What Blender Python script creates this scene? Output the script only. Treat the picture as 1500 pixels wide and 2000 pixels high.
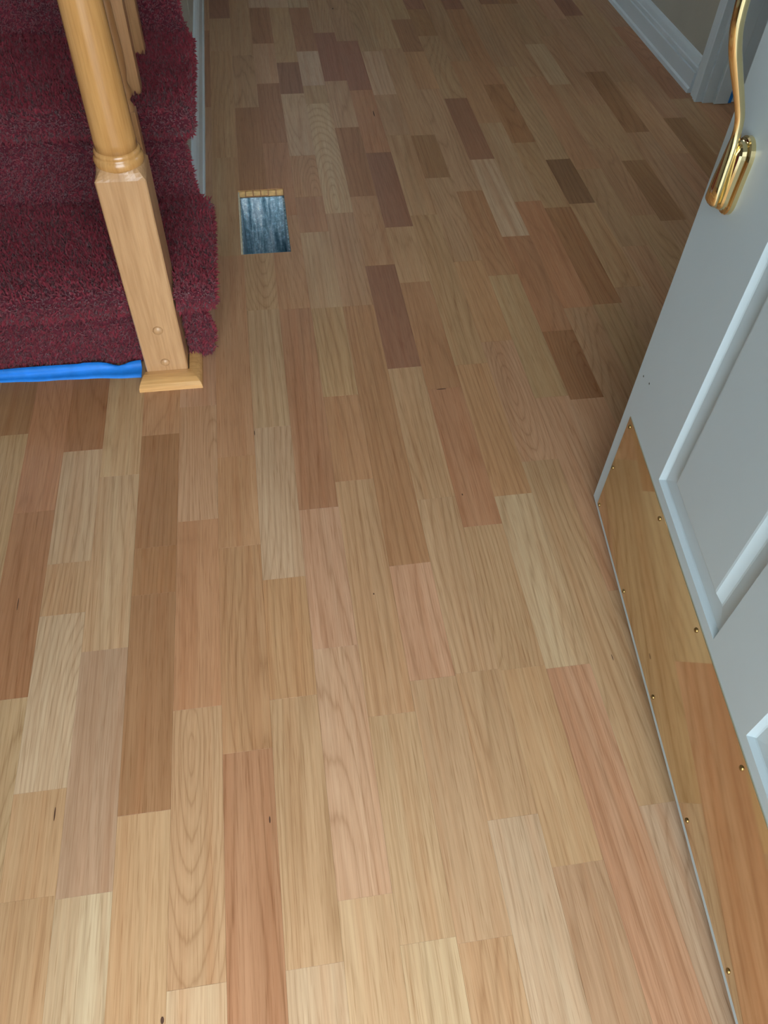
import bpy, math, random
import numpy as np
from mathutils import Vector, Matrix
for o in list(bpy.data.objects): bpy.data.objects.remove(o)
SC = bpy.context.scene
COL = SC.collection
random.seed(7); RNG = np.random.default_rng(11)

# ------------------------------------------------------------------ camera
F_PX, PITCH, YAW, ROLL, CAM_H = 1529.495, .900011, .1749919, .0394131, .9723722
W, X0 = .063, -.2508806                      # strip width, x of strip line 0
def cam_axes():
    cy, sy, cp, sp = math.cos(YAW), math.sin(YAW), math.cos(PITCH), math.sin(PITCH)
    f = Vector((sy*cp, cy*cp, -sp)); r = Vector((cy, -sy, 0)); u = r.cross(f)
    c, s = math.cos(ROLL), math.sin(ROLL)
    return c*r+s*u, -s*r+c*u, f
CR, CU, CF = cam_axes()
camd = bpy.data.cameras.new('camera'); cam = bpy.data.objects.new('camera', camd); COL.objects.link(cam)
camd.sensor_fit = 'VERTICAL'; camd.sensor_height = 36.0; camd.lens = F_PX/2000*36.0
camd.clip_start = .01
m = Matrix.Identity(4)
for i in range(3): m[i][0], m[i][1], m[i][2] = CR[i], CU[i], -CF[i]
m[2][3] = CAM_H
cam.matrix_world = m
SC.camera = cam

# ------------------------------------------------------------------ world, lights, exposure
wd = bpy.data.worlds.new('overcast_sky'); SC.world = wd; wd.use_nodes = True
bg = wd.node_tree.nodes['Background']
bg.inputs[0].default_value = (.83, .925, 1.0, 1); bg.inputs[1].default_value = 7.8
SC.view_settings.view_transform = 'Standard'; SC.view_settings.look = 'None'
SC.view_settings.gamma = 1; SC.view_settings.use_curve_mapping = False
SC.view_settings.exposure = 0.0
def portal(name, loc, rot, sx, sy):
    l = bpy.data.lights.new(name, 'AREA'); l.shape = 'RECTANGLE'; l.size = sx; l.size_y = sy
    l.cycles.is_portal = True
    o = bpy.data.objects.new(name, l); COL.objects.link(o); o.location = loc; o.rotation_euler = rot
portal('doorway_portal', (-.06, -.20, 1.03), (math.pi/2, 0, math.pi), .92, 2.06)
portal('window_portal', (.30, 4.62, 1.75), (-math.pi/2, 0, math.pi), .4, .5)

portal('side_room_portal', (2.61, 1.45, 1.6), (0, math.pi/2, 0), .8, .6)
portal('stairwell_portal', (-1.28, 2.8, 1.8), (0, -math.pi/2, 0), .9, 1.0)

# ------------------------------------------------------------------ helpers
def srgb(r, g, b):
    f = lambda c: (c/255/12.92) if c/255 <= .04045 else ((c/255+.055)/1.055)**2.4
    return (f(r), f(g), f(b), 1)
def mesh_obj(name, verts, faces, mat=None, parent=None, smooth=False):
    me = bpy.data.meshes.new(name); me.from_pydata([tuple(v) for v in verts], [], faces); me.update()
    if mat: me.materials.append(mat)
    if smooth: me.polygons.foreach_set('use_smooth', [True]*len(me.polygons))
    o = bpy.data.objects.new(name, me); COL.objects.link(o)
    if parent: o.parent = parent
    return o
class MB:
    def __init__(s): s.v = []; s.f = []
    def add(s, v, f):
        b = len(s.v); s.v += [tuple(p) for p in v]; s.f += [tuple(i+b for i in q) for q in f]; return s
    def box(s, x0, x1, y0, y1, z0, z1, tf=None):
        v = [(x, y, z) for z in (z0, z1) for y in (y0, y1) for x in (x0, x1)]
        if tf: v = [tf(*p) for p in v]
        return s.add(v, [(0,2,3,1),(4,5,7,6),(0,1,5,4),(1,3,7,5),(3,2,6,7),(2,0,4,6)])
    def cbox(s, x0, x1, y0, y1, z0, z1, c, tf=None):   # box with a chamfered top
        v = [(x0,y0,z0),(x1,y0,z0),(x1,y1,z0),(x0,y1,z0),(x0,y0,z1-c),(x1,y0,z1-c),(x1,y1,z1-c),(x0,y1,z1-c),
             (x0+c,y0+c,z1),(x1-c,y0+c,z1),(x1-c,y1-c,z1),(x0+c,y1-c,z1)]
        if tf: v = [tf(*p) for p in v]
        f = [(3,2,1,0),(8,9,10,11)]
        for i in range(4):
            j = (i+1) % 4; f += [(i,j,4+j,4+i),(4+i,4+j,8+j,8+i)]
        return s.add(v, f)
    def prism(s, prof, a0, a1, tf):                     # profile (p,q) swept from a0 to a1; tf(a,p,q)
        n = len(prof); v = [tf(a0,*p) for p in prof]+[tf(a1,*p) for p in prof]
        f = [(i,(i+1)%n,n+(i+1)%n,n+i) for i in range(n)]+[tuple(range(n-1,-1,-1)), tuple(range(n,2*n))]
        return s.add(v, f)
    def lathe(s, prof, n, tf, cap=True):                # prof (r,z)
        v = []; f = []
        for r, z in prof:
            for i in range(n):
                a = 2*math.pi*i/n; v.append(tf(r*math.cos(a), r*math.sin(a), z))
        for k in range(len(prof)-1):
            for i in range(n):
                j = (i+1)%n; f.append((k*n+i,k*n+j,(k+1)*n+j,(k+1)*n+i))
        if cap: f += [tuple(range(n-1,-1,-1)), tuple((len(prof)-1)*n+i for i in range(n))]
        return s.add(v, f)
    def loft(s, rings):                                  # rings: lists of equal length
        n = len(rings[0]); v = [p for r in rings for p in r]; f = []
        for k in range(len(rings)-1):
            for i in range(n):
                j = (i+1)%n; f.append((k*n+i,k*n+j,(k+1)*n+j,(k+1)*n+i))
        f += [tuple(range(n-1,-1,-1)), tuple((len(rings)-1)*n+i for i in range(n))]
        return s.add(v, f)
    def build(s, name, mat=None, parent=None, smooth=False):
        o = mesh_obj(name, s.v, s.f, mat, parent, smooth)
        import bmesh
        b = bmesh.new(); b.from_mesh(o.data); bmesh.ops.recalc_face_normals(b, faces=b.faces); b.to_mesh(o.data); b.free()
        return o
def sharp(o, deg=35):
    md = o.modifiers.new('edges', 'EDGE_SPLIT'); md.split_angle = math.radians(deg); return o
def bevel(o, w, seg=2):
    md = o.modifiers.new('bevel', 'BEVEL'); md.width = w; md.segments = seg; md.limit_method = 'ANGLE'; md.angle_limit = math.radians(40); return o
def empty(name, loc=(0,0,0)):
    o = bpy.data.objects.new(name, None); COL.objects.link(o); o.empty_display_size = .05; return o
def tag(o, label, cat, group=None, kind=None):
    o['label'] = label; o['category'] = cat
    if group: o['group'] = group
    if kind: o['kind'] = kind
    return o

# ------------------------------------------------------------------ materials
class NT:
    def __init__(s, name):
        s.m = bpy.data.materials.new(name); s.m.use_nodes = True; s.t = s.m.node_tree
        s.b = s.t.nodes['Principled BSDF']
    def n(s, typ, **kw):
        d = s.t.nodes.new(typ)
        for k, v in kw.items():
            if k.startswith('i_'): d.inputs[k[2:].replace('_',' ')].default_value = v
            else: setattr(d, k, v)
        return d
    def l(s, a, b): s.t.links.new(a, b)
    def math(s, op, a, b=None):
        d = s.t.nodes.new('ShaderNodeMath'); d.operation = op
        for i, x in enumerate((a, b)):
            if x is None: continue
            if isinstance(x, (int, float)): d.inputs[i].default_value = x
            else: s.l(x, d.inputs[i])
        return d.outputs[0]
    def mix(s, fac, a, b, mode='MIX'):
        d = s.t.nodes.new('ShaderNodeMix'); d.data_type = 'RGBA'; d.blend_type = mode
        for x, i in ((fac, 0), (a, 6), (b, 7)):
            if isinstance(x, (int, float)): d.inputs[i].default_value = x
            elif isinstance(x, tuple): d.inputs[i].default_value = x
            else: s.l(x, d.inputs[i])
        return d.outputs[2]
    def ramp(s, fac, stops):
        d = s.t.nodes.new('ShaderNodeValToRGB'); e = d.color_ramp.elements
        while len(e) < len(stops): e.new(.5)
        for k, (p, c) in zip(e, stops): k.position = p; k.color = c if isinstance(c, tuple) else (c, c, c, 1)
        s.l(fac, d.inputs[0]); return d.outputs[0]
    def noise(s, vec, scale, detail=3, rough=.55, dist=0):
        d = s.n('ShaderNodeTexNoise'); d.inputs['Scale'].default_value = scale; d.inputs['Detail'].default_value = detail
        d.inputs['Roughness'].default_value = rough; d.inputs['Distortion'].default_value = dist
        s.l(vec, d.inputs['Vector']); return d.outputs['Fac']
    def bump(s, h, strength, dist=.001):
        d = s.n('ShaderNodeBump'); d.inputs['Strength'].default_value = strength; d.inputs['Distance'].default_value = dist
        s.l(h, d.inputs['Height']); s.l(d.outputs[0], s.b.inputs['Normal'])
def plain(name, col, rough=.5, metal=0, noise=.05, nscale=8, bump=0, bscale=200, spec=.5):
    t = NT(name); tc = t.n('ShaderNodeTexCoord')
    nz = t.noise(tc.outputs['Object'], nscale)
    lo = tuple(c*(1-noise) for c in col[:3])+(1,); hi = tuple(min(1, c*(1+noise)) for c in col[:3])+(1,)
    t.l(t.ramp(nz, [(.3, lo), (.7, hi)]), t.b.inputs['Base Color'])
    t.b.inputs['Roughness'].default_value = rough; t.b.inputs['Metallic'].default_value = metal
    t.b.inputs['Specular IOR Level'].default_value = spec
    if bump: t.bump(t.noise(tc.outputs['Object'], bscale), bump)
    return t.m
def floor_mat(name, attr=False):
    t = NT(name); geo = t.n('ShaderNodeNewGeometry')
    if attr:
        a = t.n('ShaderNodeAttribute', attribute_name='tone'); col = a.outputs['Color']; rnd = a.outputs['Alpha']
    else:
        oi = t.n('ShaderNodeObjectInfo'); col = oi.outputs['Color']; rnd = oi.outputs['Random']
    sep = t.n('ShaderNodeSeparateXYZ'); t.l(geo.outputs['Position'], sep.inputs[0])
    r37 = t.math('MULTIPLY', rnd, 37.0); r91 = t.math('MULTIPLY', rnd, 91.0)
    def co(sx, sy, off):
        c = t.n('ShaderNodeCombineXYZ')
        t.l(t.math('ADD', t.math('MULTIPLY', sep.outputs[0], sx), r37), c.inputs[0])
        t.l(t.math('ADD', t.math('MULTIPLY', sep.outputs[1], sy), r91), c.inputs[1])
        t.l(t.math('ADD', rnd, off), c.inputs[2]); return c.outputs[0]
    # growth rings: a slow field cut into bands gives straight grain on some strips, arches on others
    field = t.noise(co(9, 1.1, 0), 1.0, 1.0, .4, .25)
    amp = t.math('ADD', t.math('MULTIPLY', t.math('FRACT', t.math('MULTIPLY', rnd, 13.7)), 16.0), 7.0)
    ph = t.math('ADD', t.math('MULTIPLY', field, amp), t.math('MULTIPLY', sep.outputs[0], 70.0))
    jit = t.noise(co(140, 6, 3), 1.0, 2.0)
    if not attr:
        pr = [t.n('ShaderNodeAttribute', attribute_type='OBJECT', attribute_name=q).outputs['Fac'] for q in ('arch_x', 'arch_y', 'arch')]
        dx = t.math('SUBTRACT', sep.outputs[0], pr[0]); dy = t.math('MULTIPLY', t.math('SUBTRACT', sep.outputs[1], pr[1]), .16)
        rr = t.math('SQRT', t.math('ADD', t.math('MULTIPLY', dx, dx), t.math('MULTIPLY', dy, dy)))
        pc = t.math('ADD', t.math('MULTIPLY', rr, 170.0), t.math('MULTIPLY', t.noise(co(16, 5, 4), 1.0, 1.0), 1.6))
        ph = t.math('ADD', t.math('MULTIPLY', ph, t.math('SUBTRACT', 1.0, pr[2])), t.math('MULTIPLY', pc, pr[2]))
    ph = t.math('ADD', ph, t.math('MULTIPLY', jit, .55))
    ring = t.math('PINGPONG', ph, .5)
    ring = t.ramp(ring, [(0, .0), (.13, .72), (.5, 1.0)])
    vis_ = t.math('FRACT', t.math('MULTIPLY', rnd, 29.3)); vis_ = t.math('ADD', t.math('MULTIPLY', vis_, .9), .25)
    if not attr: vis_ = t.math('MINIMUM', t.math('ADD', vis_, t.math('MULTIPLY', pr[2], .6)), .85)
    fine = t.noise(co(420, 9, 7), 1.0, 3.0, .6)
    streak = t.noise(co(75, 1.6, 5), 1.0, 2.0, .5)
    blotch = t.noise(co(14, 2.2, 9), 1.0, 2.0)
    pores = t.noise(co(900, 22, 2), 1.0, 1.0)
    g1 = t.mix(vis_, col, t.ramp(ring, [(0, (.76, .70, .64, 1)), (1, (1.02, 1.02, 1.02, 1))]), 'MULTIPLY')
    g2 = t.mix(1.0, g1, t.ramp(streak, [(.26, (.95, .875, .825, 1)), (.5, (1, 1, 1, 1)), (.74, (1.04, 1.09, 1.12, 1))]), 'MULTIPLY')
    g3 = t.mix(1.0, g2, t.ramp(fine, [(.25, (.84, .80, .76, 1)), (.6, (1.03, 1.03, 1.03, 1))]), 'MULTIPLY')
    g4 = t.mix(1.0, g3, t.ramp(blotch, [(.25, (.90, .87, .84, 1)), (.75, (1.08, 1.09, 1.10, 1))]), 'MULTIPLY')
    g5 = t.mix(1.0, g4, t.ramp(pores, [(.30, (.82, .77, .72, 1)), (.42, (1, 1, 1, 1))]), 'MULTIPLY')
    t.l(g5, t.b.inputs['Base Color'])
    t.l(t.ramp(blotch, [(.2, .36), (.8, .44)]), t.b.inputs['Roughness'])
    t.b.inputs['Specular IOR Level'].default_value = .32
    h = t.math('ADD', t.math('MULTIPLY', pores, .5), t.math('MULTIPLY', ring, .5))
    t.bump(h, .12, .0006)
    return t.m
def oak_mat(name, col, rough, along, coat=0):
    t = NT(name); tc = t.n('ShaderNodeTexCoord'); mp = t.n('ShaderNodeMapping')
    sc = [1, 1, 1]; sc[along] = .05; mp.inputs['Scale'].default_value = sc
    t.l(tc.outputs['Object'], mp.inputs[0]); v = mp.outputs[0]
    a = t.noise(v, 55, 3, .6, .4); b = t.noise(v, 260, 3, .6); c = t.noise(v, 12, 2)
    k = tuple(col[:3])
    g = t.ramp(a, [(.3, tuple(x*y for x, y in zip(k, (.84, .78, .70)))+(1,)), (.6, k+(1,)), (.8, tuple(min(1, x*1.12) for x in k)+(1,))])
    g = t.mix(1.0, g, t.ramp(b, [(.3, (.86, .82, .78, 1)), (.6, (1.03, 1.03, 1.03, 1))]), 'MULTIPLY')
    g = t.mix(1.0, g, t.ramp(c, [(.3, (.92, .88, .82, 1)), (.7, (1.05, 1.05, 1.05, 1))]), 'MULTIPLY')
    t.l(g, t.b.inputs['Base Color']); t.b.inputs['Roughness'].default_value = rough
    t.b.inputs['Coat Weight'].default_value = coat; t.b.inputs['Coat Roughness'].default_value = .12
    t.bump(b, .15, .0005)
    return t.m
M = {}
M['floor'] = floor_mat('floor_oak'); M['floor_far'] = floor_mat('floor_oak_far', True)
M['post'] = oak_mat('post_oak', srgb(194, 154, 112), .38, 2, .25)
M['column'] = oak_mat('column_oak', srgb(200, 152, 94), .26, 2, .5)
M['rail'] = oak_mat('rail_oak', srgb(190, 142, 92), .35, 1, .3)
M['molding'] = oak_mat('molding_oak', srgb(220, 172, 112), .2, 0, .5)
M['baluster'] = oak_mat('baluster_oak', srgb(178, 132, 88), .4, 2, .2)
M['white'] = plain('white_paint', srgb(208, 222, 229), .38, noise=.02)
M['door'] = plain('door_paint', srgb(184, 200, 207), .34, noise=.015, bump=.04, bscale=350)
M['wall'] = plain('wall_paint', srgb(170, 168, 156), .85, noise=.03, bump=.1, bscale=300)
M['ceiling'] = plain('ceiling_paint', srgb(235, 232, 224), .9, noise=.02)
M['brass'] = plain('polished_brass', (.80, .65, .36, 1), .07, 1, noise=.03)
M['brass_plate'] = plain('brass_plate', (.78, .69, .52, 1), .055, 1, noise=.03, nscale=5)
M['screw'] = plain('brass_screw', (.32, .22, .09, 1), .30, 1)
M['tape'] = plain('blue_tape', srgb(28, 128, 222), .55, noise=.10, nscale=40, bump=.3, bscale=260)
M['rawwood'] = plain('raw_plywood', srgb(214, 172, 112), .7, noise=.18, nscale=120)
M['plaster'] = plain('cut_edge', srgb(214, 204, 178), .7, noise=.12, nscale=90)
M['sub'] = plain('subfloor', srgb(120, 90, 60), .9, noise=.15, nscale=30)
M['dark'] = plain('rubber', srgb(40, 38, 36), .8)
M['concrete'] = plain('porch_concrete', srgb(150, 148, 142), .9, noise=.1, nscale=12)
def zinc():
    t = NT('galvanised_steel'); tc = t.n('ShaderNodeTexCoord'); mp = t.n('ShaderNodeMapping'); mp.inputs['Scale'].default_value = (1, 1, .12)
    t.l(tc.outputs['Object'], mp.inputs[0])
    a = t.noise(mp.outputs[0], 95, 4, .65, .5); b = t.noise(tc.outputs['Object'], 130, 5, .75, .3)
    g = t.ramp(a, [(.35, srgb(92, 128, 146)), (.5, srgb(166, 198, 212)), (.66, srgb(226, 240, 246))])
    g = t.mix(1.0, g, t.ramp(b, [(.36, (.55, .62, .68, 1)), (.55, (1, 1, 1, 1)), (.68, (1.7, 1.7, 1.7, 1))]), 'MULTIPLY')
    t.l(g, t.b.inputs['Base Color']); t.b.inputs['Metallic'].default_value = .0; t.b.inputs['Roughness'].default_value = .45
    t.bump(b, .3, .001); return t.m
M['zinc'] = zinc()
def carpet_mat(name, dark, mid, light, rough=.95):
    t = NT(name); tc = t.n('ShaderNodeTexCoord')
    a = t.noise(tc.outputs['Object'], 260, 2); b = t.noise(tc.outputs['Object'], 7, 3, .6, .6)
    g = t.ramp(a, [(.3, dark), (.5, mid), (.75, light)])
    g = t.mix(1.0, g, t.ramp(b, [(.3, (.78, .74, .76, 1)), (.7, (1.15, 1.15, 1.15, 1))]), 'MULTIPLY')
    t.l(g, t.b.inputs['Base Color']); t.b.inputs['Roughness'].default_value = rough
    t.b.inputs['Specular IOR Level'].default_value = .15
    t.b.inputs['Sheen Weight'].default_value = .25; t.b.inputs['Sheen Roughness'].default_value = .5
    return t.m
M['carpet'] = carpet_mat('carpet_backing', srgb(76, 26, 36), srgb(90, 33, 44), srgb(104, 40, 52))
M['pile'] = carpet_mat('carpet_pile', srgb(108, 36, 45), srgb(126, 44, 55), srgb(144, 58, 70))
def glass():
    t = NT('window_glass'); t.b.inputs['Transmission Weight'].default_value = 1; t.b.inputs['Roughness'].default_value = 0
    t.b.inputs['IOR'].default_value = 1.02; return t.m
M['glass'] = glass()

# ------------------------------------------------------------------ floor strips
HOLE = (-.067, .039, 1.489, 1.748)
FX0, FX1, FY0, FY1 = -1.25, 1.36, -.26, 4.6
floor = MB()
for b in ((FX0, HOLE[0], FY0, FY1), (HOLE[1], FX1, FY0, FY1), (HOLE[0], HOLE[1], FY0, HOLE[2]), (HOLE[0], HOLE[1], HOLE[3], FY1)):
    floor.box(*b, -.045, -.0185)
floor = floor.build('floor', M['sub'])
tag(floor, 'light oak strip floor of narrow random-toned boards', 'floor', kind='structure')
TONE = dict(p=(197, 172, 138), l=(190, 158, 120), t=(178, 143, 105), o=(181, 133, 92), k=(191, 151, 116), r=(170, 116, 78), n=(164, 116, 80), w=(172, 143, 113),
            R=(139, 88, 68), b=(152, 107, 70), y=(186, 151, 108), g=(201, 177, 150), d=(122, 84, 56))
COLS = {   # tone, joint (picture row), tone, joint ... from the door threshold inwards
 -4: 't 850 b', -3: 'y 1367 b 1000 r', -2: 't 1757 y 1545 g 1200 y 1099 p 880 b', -1: 'p 1749 w 1269 l 929 l',
 0: 'y 1588 b 1160 b 1068 b 849 o', 1: 'p 1927 y 1383 r 1016 k 793 k 420 t 210 b 60 t',
 2: 'n 1467 o 1067 o 891 o 500 t 308 y 100 t 36 R', 3: 'p 1887 k 1362 o 1129 p 834 l 605 y 372 b 210 t 108 t',
 4: 'l 1752 l 1264 k 993 r 603 o 421 r 279 b 163 k 85 b 15 g', 5: 'p 1838 l 1395 k 938 o 773 y 601 l 453 r 384 o 304 p 183 R 122 y 15 g',
 6: 't 1835 l 1325 k 1102 r 597 t 416 p 202 t 167 g 100 b 15 g', 7: 'g 1596 k 1311 l 973 l 718 R 518 o 383 b 249 k 158 R 64 t',
 8: 'w 1687 y 1304 t 1026 r 758 r 551 y 443 R 298 r 176 R 80 t', 9: 'k 1301 g 966 o 711 t 420 y 264 t 185 g 100 t',
 10: 'g 1568 l 899 k 666 o 510 t 347 b 264 t 95 y', 11: 'l 1150 k 775 y 537 r 373 t 174 o 101 b 38 t',
 12: 'k 778 b 646 r 461 g 311 R 192 t 70 b 18 R', 13: 't 600 r 393 t 240 o 120 t', 14: 't 593 b 405 t 278 b 165 r 18 R',
 15: 't 560 y 397 d 311 t 130 t', 16: 't 480 t 330 o 150 t 8 R', 17: 't 420 t 290 t 165 p 86 t', 18: 't 430 b 313 y 205 t 70 t',
 19: 't 258 b 140 t', 20: 't 300 y 160 t', 21: 'b 230 t 90 t'}
def project(p):
    v = Vector(p)-Vector((0, 0, CAM_H)); z = v.dot(CF)
    return (750+F_PX*v.dot(CR)/z, 1000-F_PX*v.dot(CU)/z) if z > .01 else (9e9, 9e9)
def row_to_y(x, row):
    lo, hi = -.1, 8
    for _ in range(50):
        mid = (lo+hi)/2
        if project((x, mid, 0))[1] > row: lo = mid
        else: hi = mid
    return lo
ARCH = [(-2, 1400, 152, 1540), (3, 540, 512, 478), (1, 1500, 374, 1478), (6, 300, 655, 395), (5, 350, 618, 385), (8, 1150, 912, 1090), (12, 720, 1152, 735), (10, 800, 1000, 760)]
def ground(u, v):
    d = CF+CR*((u-750)/F_PX)-CU*((v-1000)/F_PX); t = -CAM_H/d.z; return d.x*t, d.y*t
GAP = .00005; MEAN = (184, 145, 111); CONTRAST = .52
far_v, far_f, far_c = [], [], []
n_plank = 0
for k in range(-16, 26):
    xa, xb = X0+k*W, X0+(k+1)*W
    xa2, xb2 = max(xa, FX0), min(xb, FX1)
    if xb2-xa2 < .004: continue
    spec = COLS.get(k)
    segs = []                                   # (y0, y1, tone)
    y = FY0
    if spec:
        tk = spec.split()
        for i in range(1, len(tk), 2):
            yj = row_to_y((xa+xb)/2, float(tk[i])); segs.append((y, yj, tk[i-1])); y = yj
        last = tk[-1]
    else: last = random.choice('ttlokby')
    while y < FY1-.001:
        L = random.uniform(.26, .62); y2 = min(FY1, y+L)
        if FY1-y2 < .12: y2 = FY1
        segs.append((y, y2, last)); y = y2; last = random.choice('ttttlokrbyR')
    for (ya, yb, tone) in segs:
        c = [ch*random.uniform(.97, 1.03) for ch in TONE[tone]]
        cf = .68 if tone in 'Rbdn' else CONTRAST; c = [MEAN[q]+(c[q]-MEAN[q])*cf for q in range(3)]; col = srgb(*c)
        # in the frame?
        vis = False
        for fx in (0, .5, 1):
            for fy in np.linspace(0, 1, 7):
                u, v = project((xa2+(xb2-xa2)*fx, ya+(yb-ya)*fy, 0))
                if -20 < u < 1520 and -20 < v < 2020: vis = True
        mb = MB()
        parts = [(xa2+GAP, xb2-GAP, ya+GAP, yb-GAP)]
        hx0, hx1, hy0, hy1 = HOLE
        if xa2 < hx1 and xb2 > hx0 and ya < hy1 and yb > hy0:
            parts = []
            if ya < hy0: parts.append((xa2+GAP, xb2-GAP, ya+GAP, hy0))
            if yb > hy1: parts.append((xa2+GAP, xb2-GAP, hy1, yb-GAP))
            a, b = max(ya+GAP, hy0), min(yb-GAP, hy1)
            if xa2 < hx0: parts.append((xa2+GAP, hx0, a, b))
            if xb2 > hx1: parts.append((hx1, xb2-GAP, a, b))
        dz = random.uniform(-.00006, .00006)
        for q in parts: mb.cbox(*q, -.018, dz, .00012)
        if vis and n_plank < 300:
            o = mb.build('floor_plank', M['floor'], floor); o.color = col; n_plank += 1
            for (ka, row, u, v) in ARCH:
                if ka == k and ya < row_to_y((xa+xb)/2, row) < yb: o['arch_x'], o['arch_y'] = ground(u, v); o['arch'] = 1.0
        else:
            b = len(far_v); far_v += mb.v; far_f += [tuple(i+b for i in f) for f in mb.f]
            far_c += [col[:3]+(random.random(),)]*len(mb.v)
if far_v:
    o = mesh_obj('floor_planks_rest', far_v, far_f, M['floor_far'], floor)
    at = o.data.color_attributes.new('tone', 'FLOAT_COLOR', 'POINT')
    at.data.foreach_set('color', np.array(far_c, 'f').ravel()); o['kind'] = 'stuff'

# knots, mineral streaks and one open joint in the boards
M['knot'] = plain('knot', srgb(74, 44, 26), .6)
for (u, v, hw, hl) in ((107, 1590, .0008, .0085), (317, 1993, .0018, .0034), (527, 1601, .0009, .0042), (497, 846, .0007, .0060), (862, 760, .0095, .0011), (903, 966, .0010, .0020),
                       (1196, 1284, .0006, .0050), (730, 1160, .0009, .0016), (650, 17, .0022, .0060), (730, 222, .0014, .0160), (35, 1180, .0007, .0110)):
    gx, gy = ground(u, v); n_ = 12
    mesh_obj('knot', [(gx+hw*math.cos(2*math.pi*i/n_), gy+hl*math.sin(2*math.pi*i/n_), .00022) for i in range(n_)], [tuple(range(n_))], M['knot'], floor)

# ------------------------------------------------------------------ room shell
def wallbox(name, boxes, label, mat='wall', cat='wall'):
    w = MB()
    for b in boxes: w.box(*b)
    return tag(w.build(name, M[mat]), label, cat, kind='structure')
XL, XR, YB, YF, H = -1.25, 1.215, 4.6, -.14, 2.5
wallbox('wall_front', [(XL, -.52, YF-.12, YF, 0, H), (.42, XR, YF-.12, YF, 0, H), (-.52, .42, YF-.12, YF, 2.08, H)], 'painted entry wall around the open doorway')
wallbox('wall_left', [(XL-.1, XL, YF-.12, 2.3, 0, H), (XL-.1, XL, 3.3, YB+.1, 0, H), (XL-.1, XL, 2.3, 3.3, 0, 1.35), (XL-.1, XL, 2.3, 3.3, 2.25, H)], 'painted wall beyond the carpeted stairs')
wallbox('wall_right', [(XR, XR+.11, YF-.12, 1.25, 0, H), (XR, XR+.11, 2.10, YB+.1, 0, H), (XR, XR+.11, 1.25, 2.10, 2.06, H)], 'grey-beige wall above the white baseboard')
wallbox('wall_back', [(XL, .10, YB, YB+.1, 0, H), (.50, XR, YB, YB+.1, 0, H), (.10, .50, YB, YB+.1, 0, 1.5), (.10, .50, YB, YB+.1, 2.0, H)], 'painted far wall with a window')
wallbox('wall_side_room', [(2.6, 2.7, .8, 1.15, 0, H), (2.6, 2.7, 1.75, 3.0, 0, H), (2.6, 2.7, 1.15, 1.75, 0, 1.2), (2.6, 2.7, 1.15, 1.75, 2.0, H), (XR+.11, 2.6, .8, .9, 0, H), (XR+.11, 2.6, 2.9, 3.0, 0, H)], 'painted walls of the side room past the white door casing')
wallbox('floor_side_room', [(FX1, 2.7, .8, 3.0, -.045, -.002)], 'wood floor of the side room', 'sub', 'floor')
wallbox('ceiling', [(XL-.1, 2.7, YF-.12, YB+.1, H, H+.1)], 'off-white ceiling', 'ceiling', 'ceiling')
wallbox('porch_ground', [(-8, 8, -14, YF-.12, -.25, -.12)], 'grey concrete porch outside the doorway', 'concrete', 'ground')
wallbox('porch_shade_wall', [(-1.75, -1.6, -2.6, YF-.12, -.12, 2.6)], 'unseen outside wall added to darken the door')  # unseen blocker, added to keep sky light from the left off the door
wallbox('porch_shade_roof', [(-1.75, 1.6, -1.2, YF-.12, 2.45, 2.6)], 'unseen roof added over the doorway to cut the sky light', 'ceiling', 'roof')  # unseen, added so less sky enters and the floor falls off faster
win = empty('window_1'); tag(win, 'white framed window in the far wall', 'window', kind='structure')
MB().box(.13, .47, YB+.045, YB+.05, 1.53, 1.97).build('pane', M['glass'], win)
f = MB()
for b in ((.10, .13, 1.5, 2.0), (.47, .50, 1.5, 2.0), (.13, .47, 1.5, 1.53), (.13, .47, 1.97, 2.0)): f.box(b[0], b[1], YB+.02, YB+.08, b[2], b[3])
f.build('window_frame', M['white'], win)

win = empty('window_3'); tag(win, 'white framed window of the side room', 'window', kind='structure')
MB().box(2.645, 2.65, 1.18, 1.72, 1.23, 1.97).build('pane', M['glass'], win)
f = MB()
for b in ((1.15, 1.18, 1.2, 2.0), (1.72, 1.75, 1.2, 2.0), (1.18, 1.72, 1.2, 1.23), (1.18, 1.72, 1.97, 2.0)): f.box(2.62, 2.68, b[0], b[1], b[2], b[3])
f.build('window_frame', M['white'], win)
win = empty('fill_window_2'); tag(win, 'unseen white framed window added beyond the stairs to brighten the far end', 'window', kind='structure')  # invented opening, added for more light on the right wall and baseboard
MB().box(XL-.055, XL-.05, 2.34, 3.26, 1.39, 2.21).build('pane', M['glass'], win)
f = MB()
for b in ((2.3, 2.34, 1.35, 2.25), (3.26, 3.3, 1.35, 2.25), (2.34, 3.26, 1.35, 1.39), (2.34, 3.26, 2.21, 2.25), (2.785, 2.815, 1.39, 2.21)): f.box(XL-.08, XL-.02, b[0], b[1], b[2], b[3])
f.build('window_frame', M['white'], win)

# baseboard on the right wall: stepped profile
BP = [(0, 0), (-.015, 0), (-.015, .052), (-.010, .0535), (-.010, .0565), (-.0125, .058), (-.0125, .066), (-.0085, .068), (-.0085, .0705), (-.0105, .072), (-.0085, .082), (-.005, .090), (0, .092)]
bb = MB().prism(BP, 2.142, YB, lambda a, p, q: (XR+p, a, q)).build('baseboard_right', M['white'])
tag(bb, 'white moulded baseboard along the grey-beige wall', 'baseboard', kind='structure')
# shoe strip at its foot
MB().prism([(0, 0), (-.006, 0), (-.005, .010), (0, .014)], 2.142, YB, lambda a, p, q: (XR-.015+p, a, q)).build('shoe_strip', M['white'], bb)
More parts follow.
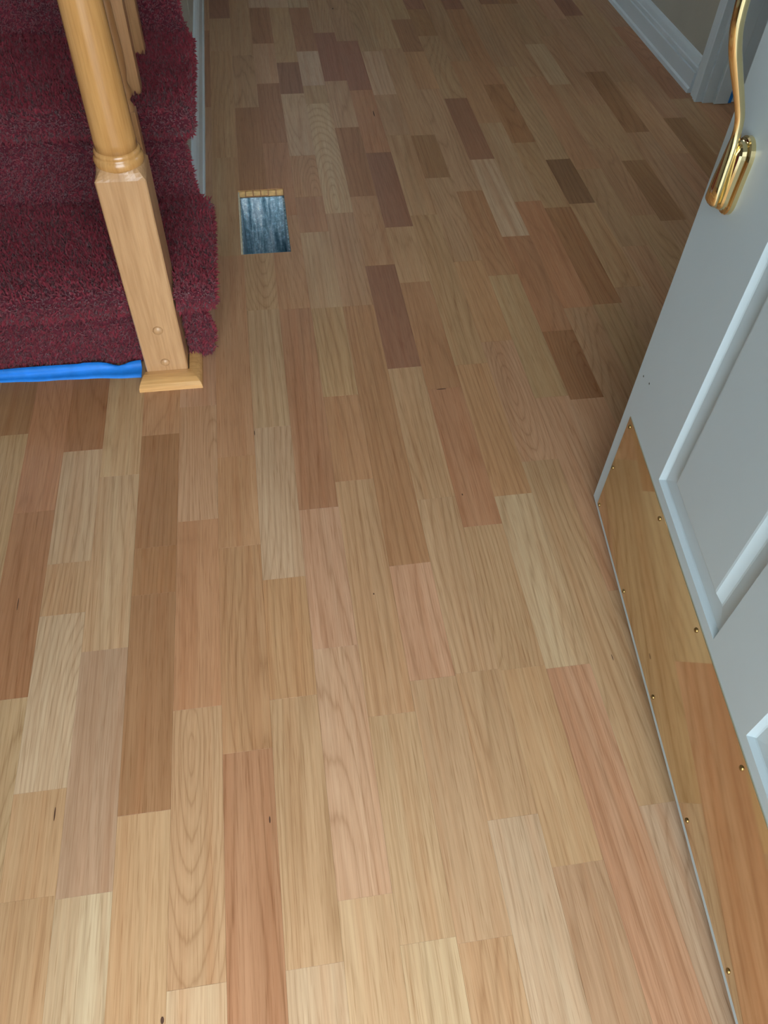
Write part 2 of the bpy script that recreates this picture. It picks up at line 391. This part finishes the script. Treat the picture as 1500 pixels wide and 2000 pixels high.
# doorway casing, jamb and stop
cs = empty('trim_1'); tag(cs, 'white fluted door casing and jamb at the end of the baseboard', 'door casing', kind='structure')
CP = [(0, 0), (-.018, 0), (-.020, .003), (-.020, .008), (-.0135, .0095), (-.0135, .0115), (-.0175, .013), (-.0175, .022), (-.0115, .0235), (-.0115, .0255), (-.0145, .027), (-.0130, .046), (-.0085, .048), (-.0085, .053), (-.006, .056), (0, .056)]
MB().prism(CP, 0, 2.06, lambda a, p, q: (XR+p, 2.086+q, a)).build('casing', M['white'], cs)
MB().box(XR+.0005, XR+.115, 2.078, 2.0995, 0, 2.06).build('jamb', M['white'], cs)
MB().cbox(0, .040, 0, 2.04, 0, .011, .002, lambda x, y, z: (XR+.030+x, 2.078-z, y)).build('door_stop', M['white'], cs)
tp = MB().box(XR+.0715, XR+.080, 2.070, 2.0775, .001, .032)
tag(tp.build('masking_tape', M['tape']), 'small scrap of blue masking tape at the foot of the white door jamb', 'tape')

# ------------------------------------------------------------------ open floor duct
dk = empty('floor_duct'); tag(dk, 'open floor register hole showing a galvanised steel duct', 'floor vent')
x0, x1, y0, y1 = HOLE
zb = -.17; e = .002
def panel_wall(name, pts):   # thin sheet
    return mesh_obj(name, pts, [(0, 1, 2, 3)], M['zinc'], dk)
s = MB(); s.box(x0-.006, x0+.005, y0-.004, y1+.004, zb, -.019); s.build('side_sheet', M['zinc'], dk)
s = MB(); s.box(x1-.004, x1+.006, y0-.004, y1+.004, zb, -.019); s.build('side_sheet', M['zinc'], dk)
s = MB(); s.box(x0+.004, x1-.004, y0-.005, y0+.004, zb, -.019); s.build('near_sheet', M['zinc'], dk)
# far sheet with pressed ribs
s = MB(); n = 44; v = []; fc = []
for i in range(n+1):
    x = x0+.005+(x1-x0-.010)*i/n
    d = .0035*max(0, math.sin(i/n*math.pi*13)) if i < n*.72 else .0003*math.sin(i)
    for z in (-.018, -.05, -.09, -.12, zb): v.append((x, y1-.004-d*(1 if z < -.02 else 0), z))
    
for i in range(n):
    for j in range(4): a = i*5+j; fc.append((a, a+1, a+6, a+5))
s.add(v, fc); s.box(x0-.006, x1+.006, y1-.0035, y1+.006, zb, -.0187); s.build('far_sheet', M['zinc'], dk)
s = MB(); s.box(x0-.006, x1+.006, y0-.005, y1+.006, zb-.003, zb); s.build('bottom_sheet', M['zinc'], dk)
for i in range(6):   # raw board ends with small gaps at the far edge
    w = (x1-x0)/6; s = MB(); s.box(x0+i*w+.001, x0+(i+1)*w-.0015, y1-.006, y1-.0005, -.0125+random.uniform(-.0015, .001), -.0012)
    s.build('board_end', M['rawwood'], dk)
s = MB(); s.box(x0+.0002, x0+.0035, y0+.001, y1-.006, -.0175, -.0010); s.build('cut_edge', M['plaster'], dk)
s = MB(); s.box(x0+.004, x1-.004, y0+.0005, y0+.0025, -.016, -.0015); s.build('lip', M['zinc'], dk)

# ------------------------------------------------------------------ stairs
RISE = .170; YS = [1.170, 1.438, 1.757, 2.06, 2.36, 2.66, 2.96]
NST = 6; CX0, CXT, CXR = -1.2, -.104, -.128
stair = empty('staircase'); tag(stair, 'staircase covered in burgundy plush carpet', 'staircase')
prof = []       # (y, z, right edge x)
for i in range(NST):
    Y, z0, zt = YS[i], i*RISE, (i+1)*RISE
    CXT = -.104 if i == 0 else -.114; CXR = -.128 if i == 0 else -.134
    lo = .004 if i == 0 else .012
    if i == 0: prof += [(Y-.002, .002, -.142), (Y-.004, .014, -.126), (Y-.007, .035, -.121), (Y-.008, .060, -.120), (Y-.008, .085, -.124)]
    else: prof += [(Y-.012, z0-.003, -.126), (Y-.008, z0+.006, -.131), (Y-.010, z0+.025, CXR), (Y-.010, z0+.07, CXR-.003)]
    prof += [(Y-.004, zt-.066, CXR-.004), (Y+.008, zt-.056, CXR-.007), (Y+.006, zt-.050, CXR-.006), (Y-.010, zt-.047, CXT-.018), (Y-.026, zt-.044, CXT-.008), (Y-.036, zt-.032, CXT-.002),
             (Y-.039, zt-.018, CXT), (Y-.034, zt-.006, CXT), (Y-.020, zt+.001, CXT), (Y+.03, zt+.002, CXT), (Y+.10, zt, CXT),
             (YS[i+1]-.10, zt, CXT), (YS[i+1]-.030, zt-.001, CXT-.003)]
# resample so that no step is long
P2 = [prof[0]]
for a, b in zip(prof, prof[1:]):
    L = math.dist(a[:2], b[:2]); n = max(1, int(L/.025))
    for j in range(1, n+1): P2.append(tuple(a[q]+(b[q]-a[q])*j/n for q in range(3)))
prof = P2
pa = np.array([p[:2] for p in prof]); tn = np.gradient(pa, axis=0); tn /= np.linalg.norm(tn, axis=1)[:, None]
nrm = np.stack([-tn[:, 1], tn[:, 0]], 1)                     # towards the room
inner = pa-nrm*.022
XG = [CX0, -1.0, -.8, -.65, -.55, -.48, -.42, -.36, -.31, -.2475, -.1695, -.150]
PX0, PX1 = XG[9], XG[10]; PYB = 1.196
verts, faces, tuft_faces = [], [], []
n = len(prof)
for i in range(n):
    for j, x in enumerate(XG+[None]):
        xx = prof[i][2] if x is None else x
        w = .0022*math.sin(9*xx+5*pa[i][0]*3)+.0015*math.sin(23*xx+40*pa[i][1])
        verts.append((xx, pa[i][0]+nrm[i][0]*w, max(.001, pa[i][1]+nrm[i][1]*w)))
m_ = len(XG)+1
def keep(i, j): return not (j == 9 and pa[i][0] < PYB and pa[i+1][0] < PYB+.02)
for i in range(n-1):
    for j in range(m_-1):
        if keep(i, j): faces.append((i*m_+j, i*m_+j+1, (i+1)*m_+j+1, (i+1)*m_+j))
base = len(verts)
for i in range(n): verts.append((prof[i][2]-.006, inner[i][0], max(.0008, inner[i][1])))
for i in range(n-1): faces.append((i*m_+m_-1, base+i, base+i+1, (i+1)*m_+m_-1))
carpet = mesh_obj('carpet', verts, faces, M['carpet'], stair, True); carpet['label'] = 'burgundy plush carpet'
# tufts standing on the carpet
V = np.array(verts); T = []
for f in faces: T += [(f[0], f[1], f[2]), (f[0], f[2], f[3])]
T = np.array(T); A, B, C = V[T[:, 0]], V[T[:, 1]], V[T[:, 2]]
cr = np.cross(B-A, C-A); ar = np.linalg.norm(cr, axis=1)*.5
nn = cr/np.maximum(1e-9, 2*ar[:, None])
ctr = (A+B+C)/3
flip = ((nn[:, 1] > 0) & (np.abs(nn[:, 1]) > .5)) | ((nn[:, 2] < 0) & (np.abs(nn[:, 2]) > .7) & (ctr[:, 2] > .02))
side = np.abs(nn[:, 0]) > .6
nn[flip & ~side] *= -1; nn[side & (nn[:, 0] < 0)] *= -1
near = (ctr[:, 1] < 2.4) & (ctr[:, 0] > -.72)
wgt = ar*near*np.where(ctr[:, 1] < 1.85, 1, .55)
NT_ = 150000
idx = RNG.choice(len(T), NT_, p=wgt/wgt.sum())
u = RNG.random((NT_, 2)); s_ = u.sum(1) > 1; u[s_] = 1-u[s_]
P = A[idx]+(B-A)[idx]*u[:, :1]+(C-A)[idx]*u[:, 1:]
N = nn[idx]+RNG.normal(0, .38, (NT_, 3)); N /= np.linalg.norm(N, axis=1)[:, None]
S = np.cross(N, RNG.normal(size=(NT_, 3))); S /= np.linalg.norm(S, axis=1)[:, None]
Lh = RNG.uniform(.005, .0095, (NT_, 1)); wd_ = RNG.uniform(.0009, .0016, (NT_, 1))
lean = RNG.normal(0, .0022, (NT_, 3))
v0, v1 = P-S*wd_, P+S*wd_
v2, v3 = P+N*Lh*.65+lean*.6+S*wd_*1.1, P+N*Lh*.65+lean*.6-S*wd_*1.1
v4 = P+N*Lh+lean
TV = np.stack([v0, v1, v2, v3, v4], 1).reshape(-1, 3); TV[:, 2] = np.maximum(TV[:, 2], .0005)
b5 = np.arange(NT_)*5
loops = np.stack([b5, b5+1, b5+2, b5+3, b5+3, b5+2, b5+4], 1).ravel()
me = bpy.data.meshes.new('pile'); me.vertices.add(len(TV)); me.vertices.foreach_set('co', TV.astype('f').ravel())
me.loops.add(len(loops)); me.loops.foreach_set('vertex_index', loops.astype('i'))
st = np.stack([np.arange(NT_)*7, np.arange(NT_)*7+4], 1).ravel()
me.polygons.add(2*NT_); me.polygons.foreach_set('loop_start', st.astype('i'))
me.update(calc_edges=True); me.validate(); me.materials.append(M['pile'])
pile = bpy.data.objects.new('pile', me); COL.objects.link(pile); pile.parent = carpet; pile['kind'] = 'stuff'
# stair body under the carpet
for i in range(NST):
    MB().box(CX0, -.146, YS[i]+.014, YS[i]+.030, i*RISE+.002, (i+1)*RISE-.050).build('riser', M['sub'], stair)
    MB().box(CX0, -.132, max(PYB+.004, YS[i]-.012) if i == 0 else YS[i]-.012, YS[i+1]+.012, (i+1)*RISE-.047, (i+1)*RISE-.024).build('tread', M['sub'], stair)
# closed wall under the open side of the stairs, with its white baseboard
wl = MB()
for i in range(NST): wl.box(-.200, -.158, YS[i]+.031, YS[i+1]+.011, 0, (i+1)*RISE-.050)
tag(wl.build('wall_stair', M['wall']), 'painted wall under the open side of the carpeted stairs', 'wall', kind='structure')
SBP = [(0, 0), (.013, 0), (.013, .070), (.0105, .075), (.0105, .085), (.005, .094), (0, .096)]
sb = MB().prism(SBP, 1.200, 3.2, lambda a, p, q: (-.1578+p, a, q)).build('baseboard_stair', M['white'])
tag(sb, 'white baseboard running beside the burgundy stair carpet', 'baseboard', kind='structure')
MB().prism([(0, 0), (.0045, 0), (.0035, .009), (0, .012)], 1.200, 3.2, lambda a, p, q: (-.1448+p, a, q)).build('shoe_strip', M['white'], sb)

# blue tape along the bottom riser
tv, tf = [], []
NTP = 46
for i in range(NTP+1):
    t = i/NTP; x = -.72+(.72-.2575)*t
    yl = 1.1225+(-.2575-x)*.062+.0012*math.sin(31*x)+.0006*math.sin(90*x)
    up = .016+.003*math.sin(13*x+1)
    if x > -.36: up -= .011*math.exp(-((x+.298)/.018)**2)-.002
    yc = 1.1560
    row = [(yl, .0007), (yl+.35*(yc-yl), .0014), (yl+.75*(yc-yl), .0032+.001*math.sin(50*x)), (yc-.006, .007), (yc-.0015, .9*up)]
    for (yy, zz) in row: tv.append((x, yy, zz))
    for (yy, zz) in row: tv.append((x, yy+.0004, zz-.0004))
for i in range(NTP):
    a, b = i*10, (i+1)*10
    for j in range(4): tf += [(a+j, b+j, b+j+1, a+j+1), (a+5+j, a+6+j, b+6+j, b+5+j)]
    tf += [(a, a+5, b+5, b), (a+4, b+4, b+9, a+9)]
tape = mesh_obj('masking_tape', tv, tf, M['tape'], None, True)
tag(tape, 'long strip of bright blue masking tape along the foot of the bottom carpeted stair', 'tape')

# ------------------------------------------------------------------ newel post
nw = empty('newel_post'); tag(nw, 'varnished oak newel post with square foot and round column at the bottom stair', 'post')
PX, PY, PH = -.2085, 1.1565, .0365      # centre, half width (front face y = 1.12)
rings = []
def sq(h, z, c=.002):
    return [(PX+sx*(h-(c if q else 0)), PY+sy*(h-(0 if q else c)), z) for (sx, sy, q) in
            ((-1, -1, 0), (-1, -1, 1), (1, -1, 1), (1, -1, 0), (1, 1, 0), (1, 1, 1), (-1, 1, 1), (-1, 1, 0))]
def circ8(r, z): return [(PX+r*math.cos(a), PY+r*math.sin(a), z) for a in [math.radians(d) for d in (202.5, 247.5, 292.5, 337.5, 22.5, 67.5, 112.5, 157.5)]]
MB().loft([sq(PH, .001), sq(PH, .372)]).build('square_block', M['post'], nw)
# lamb's-tongue shoulder: square edge sweeps up to a circle
n = 32; vv = []; 
def sqr(h, a):
    c, s = math.cos(a), math.sin(a); k = h/max(abs(c), abs(s)); return (k*c, k*s)
lev = [(0, .372), (.3, .376), (.6, .381), (.9, .385), (1, .386)]
for t, z in lev:
    for i in range(n):
        a = 2*math.pi*i/n+math.pi/4
        q = sqr(PH, a); r = .0345
        # corners drop first, flats rise: the block edge scallops
        x = q[0]*(1-t)+r*math.cos(a)*t; y = q[1]*(1-t)+r*math.sin(a)*t
        vv.append((PX+x, PY+y, z))
ff = []
for k in range(len(lev)-1):
    for i in range(n): ff.append((k*n+i, k*n+(i+1)%n, (k+1)*n+(i+1)%n, (k+1)*n+i))
MB().add(vv, ff).build('shoulder', M['post'], nw, False)
tr = lambda x, y, z: (PX+x, PY+y, z)
MB().lathe([(r_, z_-.013) for r_, z_ in [(.030, .394), (.0345, .3955), (.0362, .401), (.0362, .4055), (.0345, .410), (.0325, .4115), (.0335, .4135), (.0335, .4165), (.0318, .419), (.0300, .420)]], 40, tr).build('collar_ring', M['column'], nw, True)
sharp(nw.children[-1], 50)
MB().lathe([(.0305, .405), (.0302, .42), (.0295, .47), (.0275, .60), (.0255, .75), (.0240, .86), (.0240, .90), (.030, .905), (.030, .915), (.024, .920), (.024, .930), (.036, .935), (.036, 1.03), (.044, 1.04), (.044, 1.055), (.030, 1.075), (.001, 1.082)], 40, tr).build('column', M['column'], nw, True)
sharp(nw.children[-1], 50)
# foot moulding: front and side pieces
mp = [(0, 0), (-.0, .012), (-.010, .019), (-.0335, .0175), (-.0370, .012), (-.0375, 0)]
fy = PY-PH
FP = [(.0, .0), (.0, .0150), (-.010, .0160), (-.022, .0148), (-.031, .0115), (-.0360, .0070), (-.0375, .0)]
v = []
for (p, q) in FP:
    v.append((PX-PH-.012-p*-.02, fy+p, q))
mb = MB(); nF = len(FP)
xl = [PX-PH-.002+ (p)*.32 for p, q in FP]; xr = [PX+PH+.002-(p)*.60 for p, q in FP]
vv = [(xl[i], fy+FP[i][0], FP[i][1]) for i in range(nF)]+[(xr[i], fy+FP[i][0], FP[i][1]) for i in range(nF)]
mb.add(vv, [(i, (i+1)%nF, nF+(i+1)%nF, nF+i) for i in range(nF)]+[tuple(range(nF-1, -1, -1)), tuple(range(nF, 2*nF))])
mb.build('foot_molding', M['molding'], nw)
mb = MB(); vv = [(PX+PH+.002-p*.60, fy+p, q) for p, q in FP]+[(PX+PH+.002-p*.60, PY+PH-.020, q) for p, q in FP]
mb.add(vv, [(i, (i+1)%nF, nF+(i+1)%nF, nF+i) for i in range(nF)]+[tuple(range(nF-1, -1, -1)), tuple(range(nF, 2*nF))])
mb.build('foot_molding', M['molding'], nw)
for (dx, z, r) in ((.0005, .104, .0086), (-.0005, .034, .0078)):
    MB().lathe([(r, -.001), (r, .0012), (r*.8, .0032), (r*.4, .0045), (.0004, .0048)], 16, lambda x, y, zz, dx=dx, z=z: (PX+dx+x, fy-zz, z+y)).build('wood_plug', M['post'], nw, True)

# ------------------------------------------------------------------ balusters and handrail
def baluster(x, y, zb, zsq, zt, label, half=.0145):
    zb += .006; zt -= .014
    o = empty('baluster'); tag(o, label, 'baluster', 'oak balusters on the stairs')
    f = lambda a, b, c: (x+a, y+b, c)
    MB().box(x-half, x+half, y-half, y+half, zb-.004, zsq).build('square_foot', M['baluster'], o)
    bevel(o.children[-1], .0012)
    z = zsq; h = half
    MB().lathe([(h*.95, z-.001), (h*.9, z+.006), (h*.62, z+.012), (h*.62, z+.016), (h*.98, z+.022), (h*1.0, z+.030), (h*.75, z+.038), (h*.72, z+.044), (h*.95, z+.060),
                (h*1.0, z+.085), (h*.86, z+.13), (h*.70, z+.25), (h*.56, zt-.02), (h*.55, zt)], 20, f).build('turned_shaft', M['baluster'], o, True)
    sharp(o.children[-1], 45)
slope = RISE/.31
def rail_z(y): return .93+(y-1.19)*slope
baluster(-.2060, 1.318, RISE, .385, rail_z(1.315), 'oak baluster just behind the newel post, its turned beads showing', .0122)
baluster(-.2135, 1.475, 2*RISE, .78, rail_z(1.475), 'square-footed oak baluster on the second stair, at the nosing')
baluster(-.2155, 1.650, 2*RISE, .84, rail_z(1.650), 'square-footed oak baluster on the second stair, nearer the riser above')
baluster(-.2155, 1.83, 3*RISE, .95, rail_z(1.83), 'oak baluster on the third stair')
hr = MB(); RP = [(-.022, 0), (.022, 0), (.026, .012), (.024, .03), (.014, .042), (-.014, .042), (-.024, .03), (-.026, .012)]
hr.add([(PX+p, 1.192, rail_z(1.192)+q) for p, q in RP]+[(PX+p, 2.6, rail_z(2.6)+q) for p, q in RP], [(i, (i+1)%8, 8+(i+1)%8, 8+i) for i in range(8)]+[tuple(range(7, -1, -1)), tuple(range(8, 16))])
tag(hr.build('handrail', M['rail']), 'oak handrail rising from the newel post', 'handrail')

# ------------------------------------------------------------------ front door, standing open
DC = Vector((.46849477, .72820103, 0)); DS = Vector((-.10247859, -.99473521, 0)); DO = Vector((-.99473521, .10247859, 0))
def D(s, o, z): p = DC+DS*s+DO*o; return (p.x, p.y, z)
S0, S1, ZB, ZT, TH = -.011, .849, .016, 2.03, .044
door = empty('door_1'); tag(door, 'white panelled front door standing open with brass kick plate and handle', 'door', kind='structure')
PAN = []
for (a, b) in ((.142, .370), (.478, .706)):
    for (c, d) in ((.232, .86), (1.02, 1.62), (1.74, 1.91)): PAN.append((a, b, c, d))
bx = lambda s0, s1, o0, o1, z0, z1, mb: mb.box(s0, s1, o0, o1, z0, z1, D)
mb = MB(); RC = .011
bx(S0, S1, -TH, -RC, ZB, ZT, mb)
for (a, b) in ((S0, .142), (.370, .478), (.706, S1)): bx(a, b, -RC, 0, ZB, ZT, mb)
for (a, b) in ((.142, .370), (.478, .706)):
    for (c, d) in ((ZB, .232), (.86, 1.02), (1.62, 1.74), (1.91, ZT)): bx(a, b, -RC, 0, c, d, mb)
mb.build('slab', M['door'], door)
PROF = [(0, 0), (.0042, -.0055), (.0055, -.0065), (.0250, -.0088), (.0270, -.0082), (.0360, -.0012), (.0385, -.0006)]
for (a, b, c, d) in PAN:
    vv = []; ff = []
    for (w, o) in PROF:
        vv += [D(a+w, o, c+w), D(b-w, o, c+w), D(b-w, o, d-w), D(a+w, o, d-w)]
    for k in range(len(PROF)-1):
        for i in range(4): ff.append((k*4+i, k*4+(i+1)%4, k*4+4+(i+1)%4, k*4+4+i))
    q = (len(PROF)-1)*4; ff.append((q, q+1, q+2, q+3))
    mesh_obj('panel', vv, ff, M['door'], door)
mb = MB(); bx(S0, S1, -TH+.004, -.0125, .0025, ZB-.0003, mb); mb.build('door_sweep', M['dark'], door)
kp = MB().cbox(.0135, .836, .0262, .2165, 0, .0016, .0004, lambda s, z, o: D(s, o, z)).build('kick_plate', M['brass_plate'], door)
kp['label'] = 'polished brass kick plate'
for (s, z) in ((.023, .206), (.019, .117), (.021, .032), (.183, .205), (.343, .205), (.501, .205), (.66, .205), (.82, .205), (.182, .035), (.345, .036), (.501, .037), (.655, .037), (.82, .036), (.828, .117)):
    MB().lathe([(.0032, .0012), (.0032, .0022), (.0024, .0032), (.0010, .0037), (.0002, .0038)], 12, lambda x, y, zz, s=s, z=z: D(s+x, zz, z+y)).build('screw', M['screw'], kp, True)
# handle: plates, curved grip, thumb latch
def stadium(sc, z0, z1, hw, o, n=10, grow=0):
    r = hw+grow; za, zb = z0+hw, z1-hw; pts = []
    for i in range(n+1): a = math.pi+math.pi*i/n; pts.append(D(sc+r*math.cos(a), o, za+r*math.sin(a)))
    for i in range(n+1): a = math.pi*i/n; pts.append(D(sc+r*math.cos(a), o, zb+r*math.sin(a)))
    return pts
hd = MB().loft([stadium(.0455, .541, .619, .0168, .0), stadium(.0455, .541, .619, .0168, .0045), stadium(.0455, .541, .619, .0168, .0058, grow=-.0013), stadium(.0455, .541, .619, .0168, .0062, grow=-.0035),
                stadium(.0455, .541, .619, .0168, .0066, grow=-.0042), stadium(.0455, .541, .619, .0168, .0105, grow=-.0046), stadium(.0455, .541, .619, .0168, .0125, grow=-.006), stadium(.0455, .541, .619, .0168, .0145, grow=-.011)]).build('handle', M['brass'], door, False)
hd['label'] = 'polished brass grip handle'; sharp(hd, 30)
hp = MB().loft([stadium(.047, .86, 1.03, .026, 0), stadium(.047, .86, 1.03, .026, .006), stadium(.047, .86, 1.03, .026, .008, grow=-.004), stadium(.047, .86, 1.03, .026, .012, grow=-.007)]).build('upper_plate', M['brass'], hd); sharp(hp, 30)
# grip: (offset from door, z, half width, half depth)
G = [(.0165, .553, .0125, .0045), (.0180, .556, .0130, .0060), (.0180, .570, .0115, .0062), (.0175, .590, .0090, .0058), (.0170, .608, .0068, .0055), (.0178, .622, .0056, .0056), (.0205, .637, .0052, .0056),
     (.0285, .656, .0058, .0060), (.0400, .680, .0072, .0068), (.0480, .698, .0082, .0072), (.0535, .718, .0088, .0074), (.0555, .745, .0088, .0074), (.0540, .775, .0080, .0070), (.0480, .805, .0068, .0062),
     (.038, .832, .0060, .0058), (.026, .856, .0060, .0058), (.014, .880, .0075, .0060), (.008, .89, .0075, .006)]
def catmull(P, n=5):
    out = []
    for i in range(len(P)-1):
        p = [P[max(0, i-1)], P[i], P[i+1], P[min(len(P)-1, i+2)]]
        for j in range(n):
            t = j/n; out.append(tuple(.5*(2*b+(c-a)*t+(2*a-5*b+4*c-d)*t*t+(3*b-a-3*c+d)*t**3) for a, b, c, d in zip(*p)))
    return out+[P[-1]]
G = [(o, z, hw*(.66 if z > .615 else .90), hp_*(.72 if z > .615 else .9)) for o, z, hw, hp_ in G]
G = G[:2]+catmull(G[2:])
gp = []
for i, (o, z, hw, hdp) in enumerate(G):
    a, b = G[max(0, i-1)], G[min(len(G)-1, i+1)]
    t = Vector((b[0]-a[0], b[1]-a[1])).normalized(); nrm_ = Vector((t.y, -t.x))
    ring = []
    for j in range(20):
        an = 2*math.pi*j/20; cx, cy = math.cos(an), math.sin(an); hw_, hdq = hw, hdp
        # ridged outside face
        k = hdq*(1.0 if cy < 0 else 1.0+.25*(1-abs(cx)))
        ring.append(D(.0455+hw_*cx, o+nrm_.x*k*cy, z+nrm_.y*k*cy))
    gp.append(ring)
MB().loft(gp).build('grip', M['brass'], hd, True); sharp(hd.children[-1], 60)
MB().loft([stadium(.047, .905, .94, .012, .008), stadium(.047, .905, .94, .012, .034, grow=.002), stadium(.047, .905, .94, .012, .038)]).build('thumb_latch', M['brass'], hd)
# two specks of scuffed paint on the face
for (s, z) in ((.006, .283), (.028, .290)):
    MB().lathe([(.0016, .0001), (.0011, .0003), (.0002, .0004)], 8, lambda x, y, zz, s=s, z=z: D(s+x, zz, z+y)).build('scuff', M['dark'], door)
# front door frame
fr = empty('trim_2'); tag(fr, 'white frame around the open front doorway', 'door frame', kind='structure')
MB().box(-.52, -.485, YF-.12, YF, 0, 2.08).build('jamb', M['white'], fr)
MB().box(.395, .42, YF-.12, YF, 0, 2.08).build('jamb', M['white'], fr)
MB().box(-.485, .395, YF-.12, YF, 2.045, 2.08).build('head', M['white'], fr)
bpy.context.view_layer.update()
print('planks', n_plank)
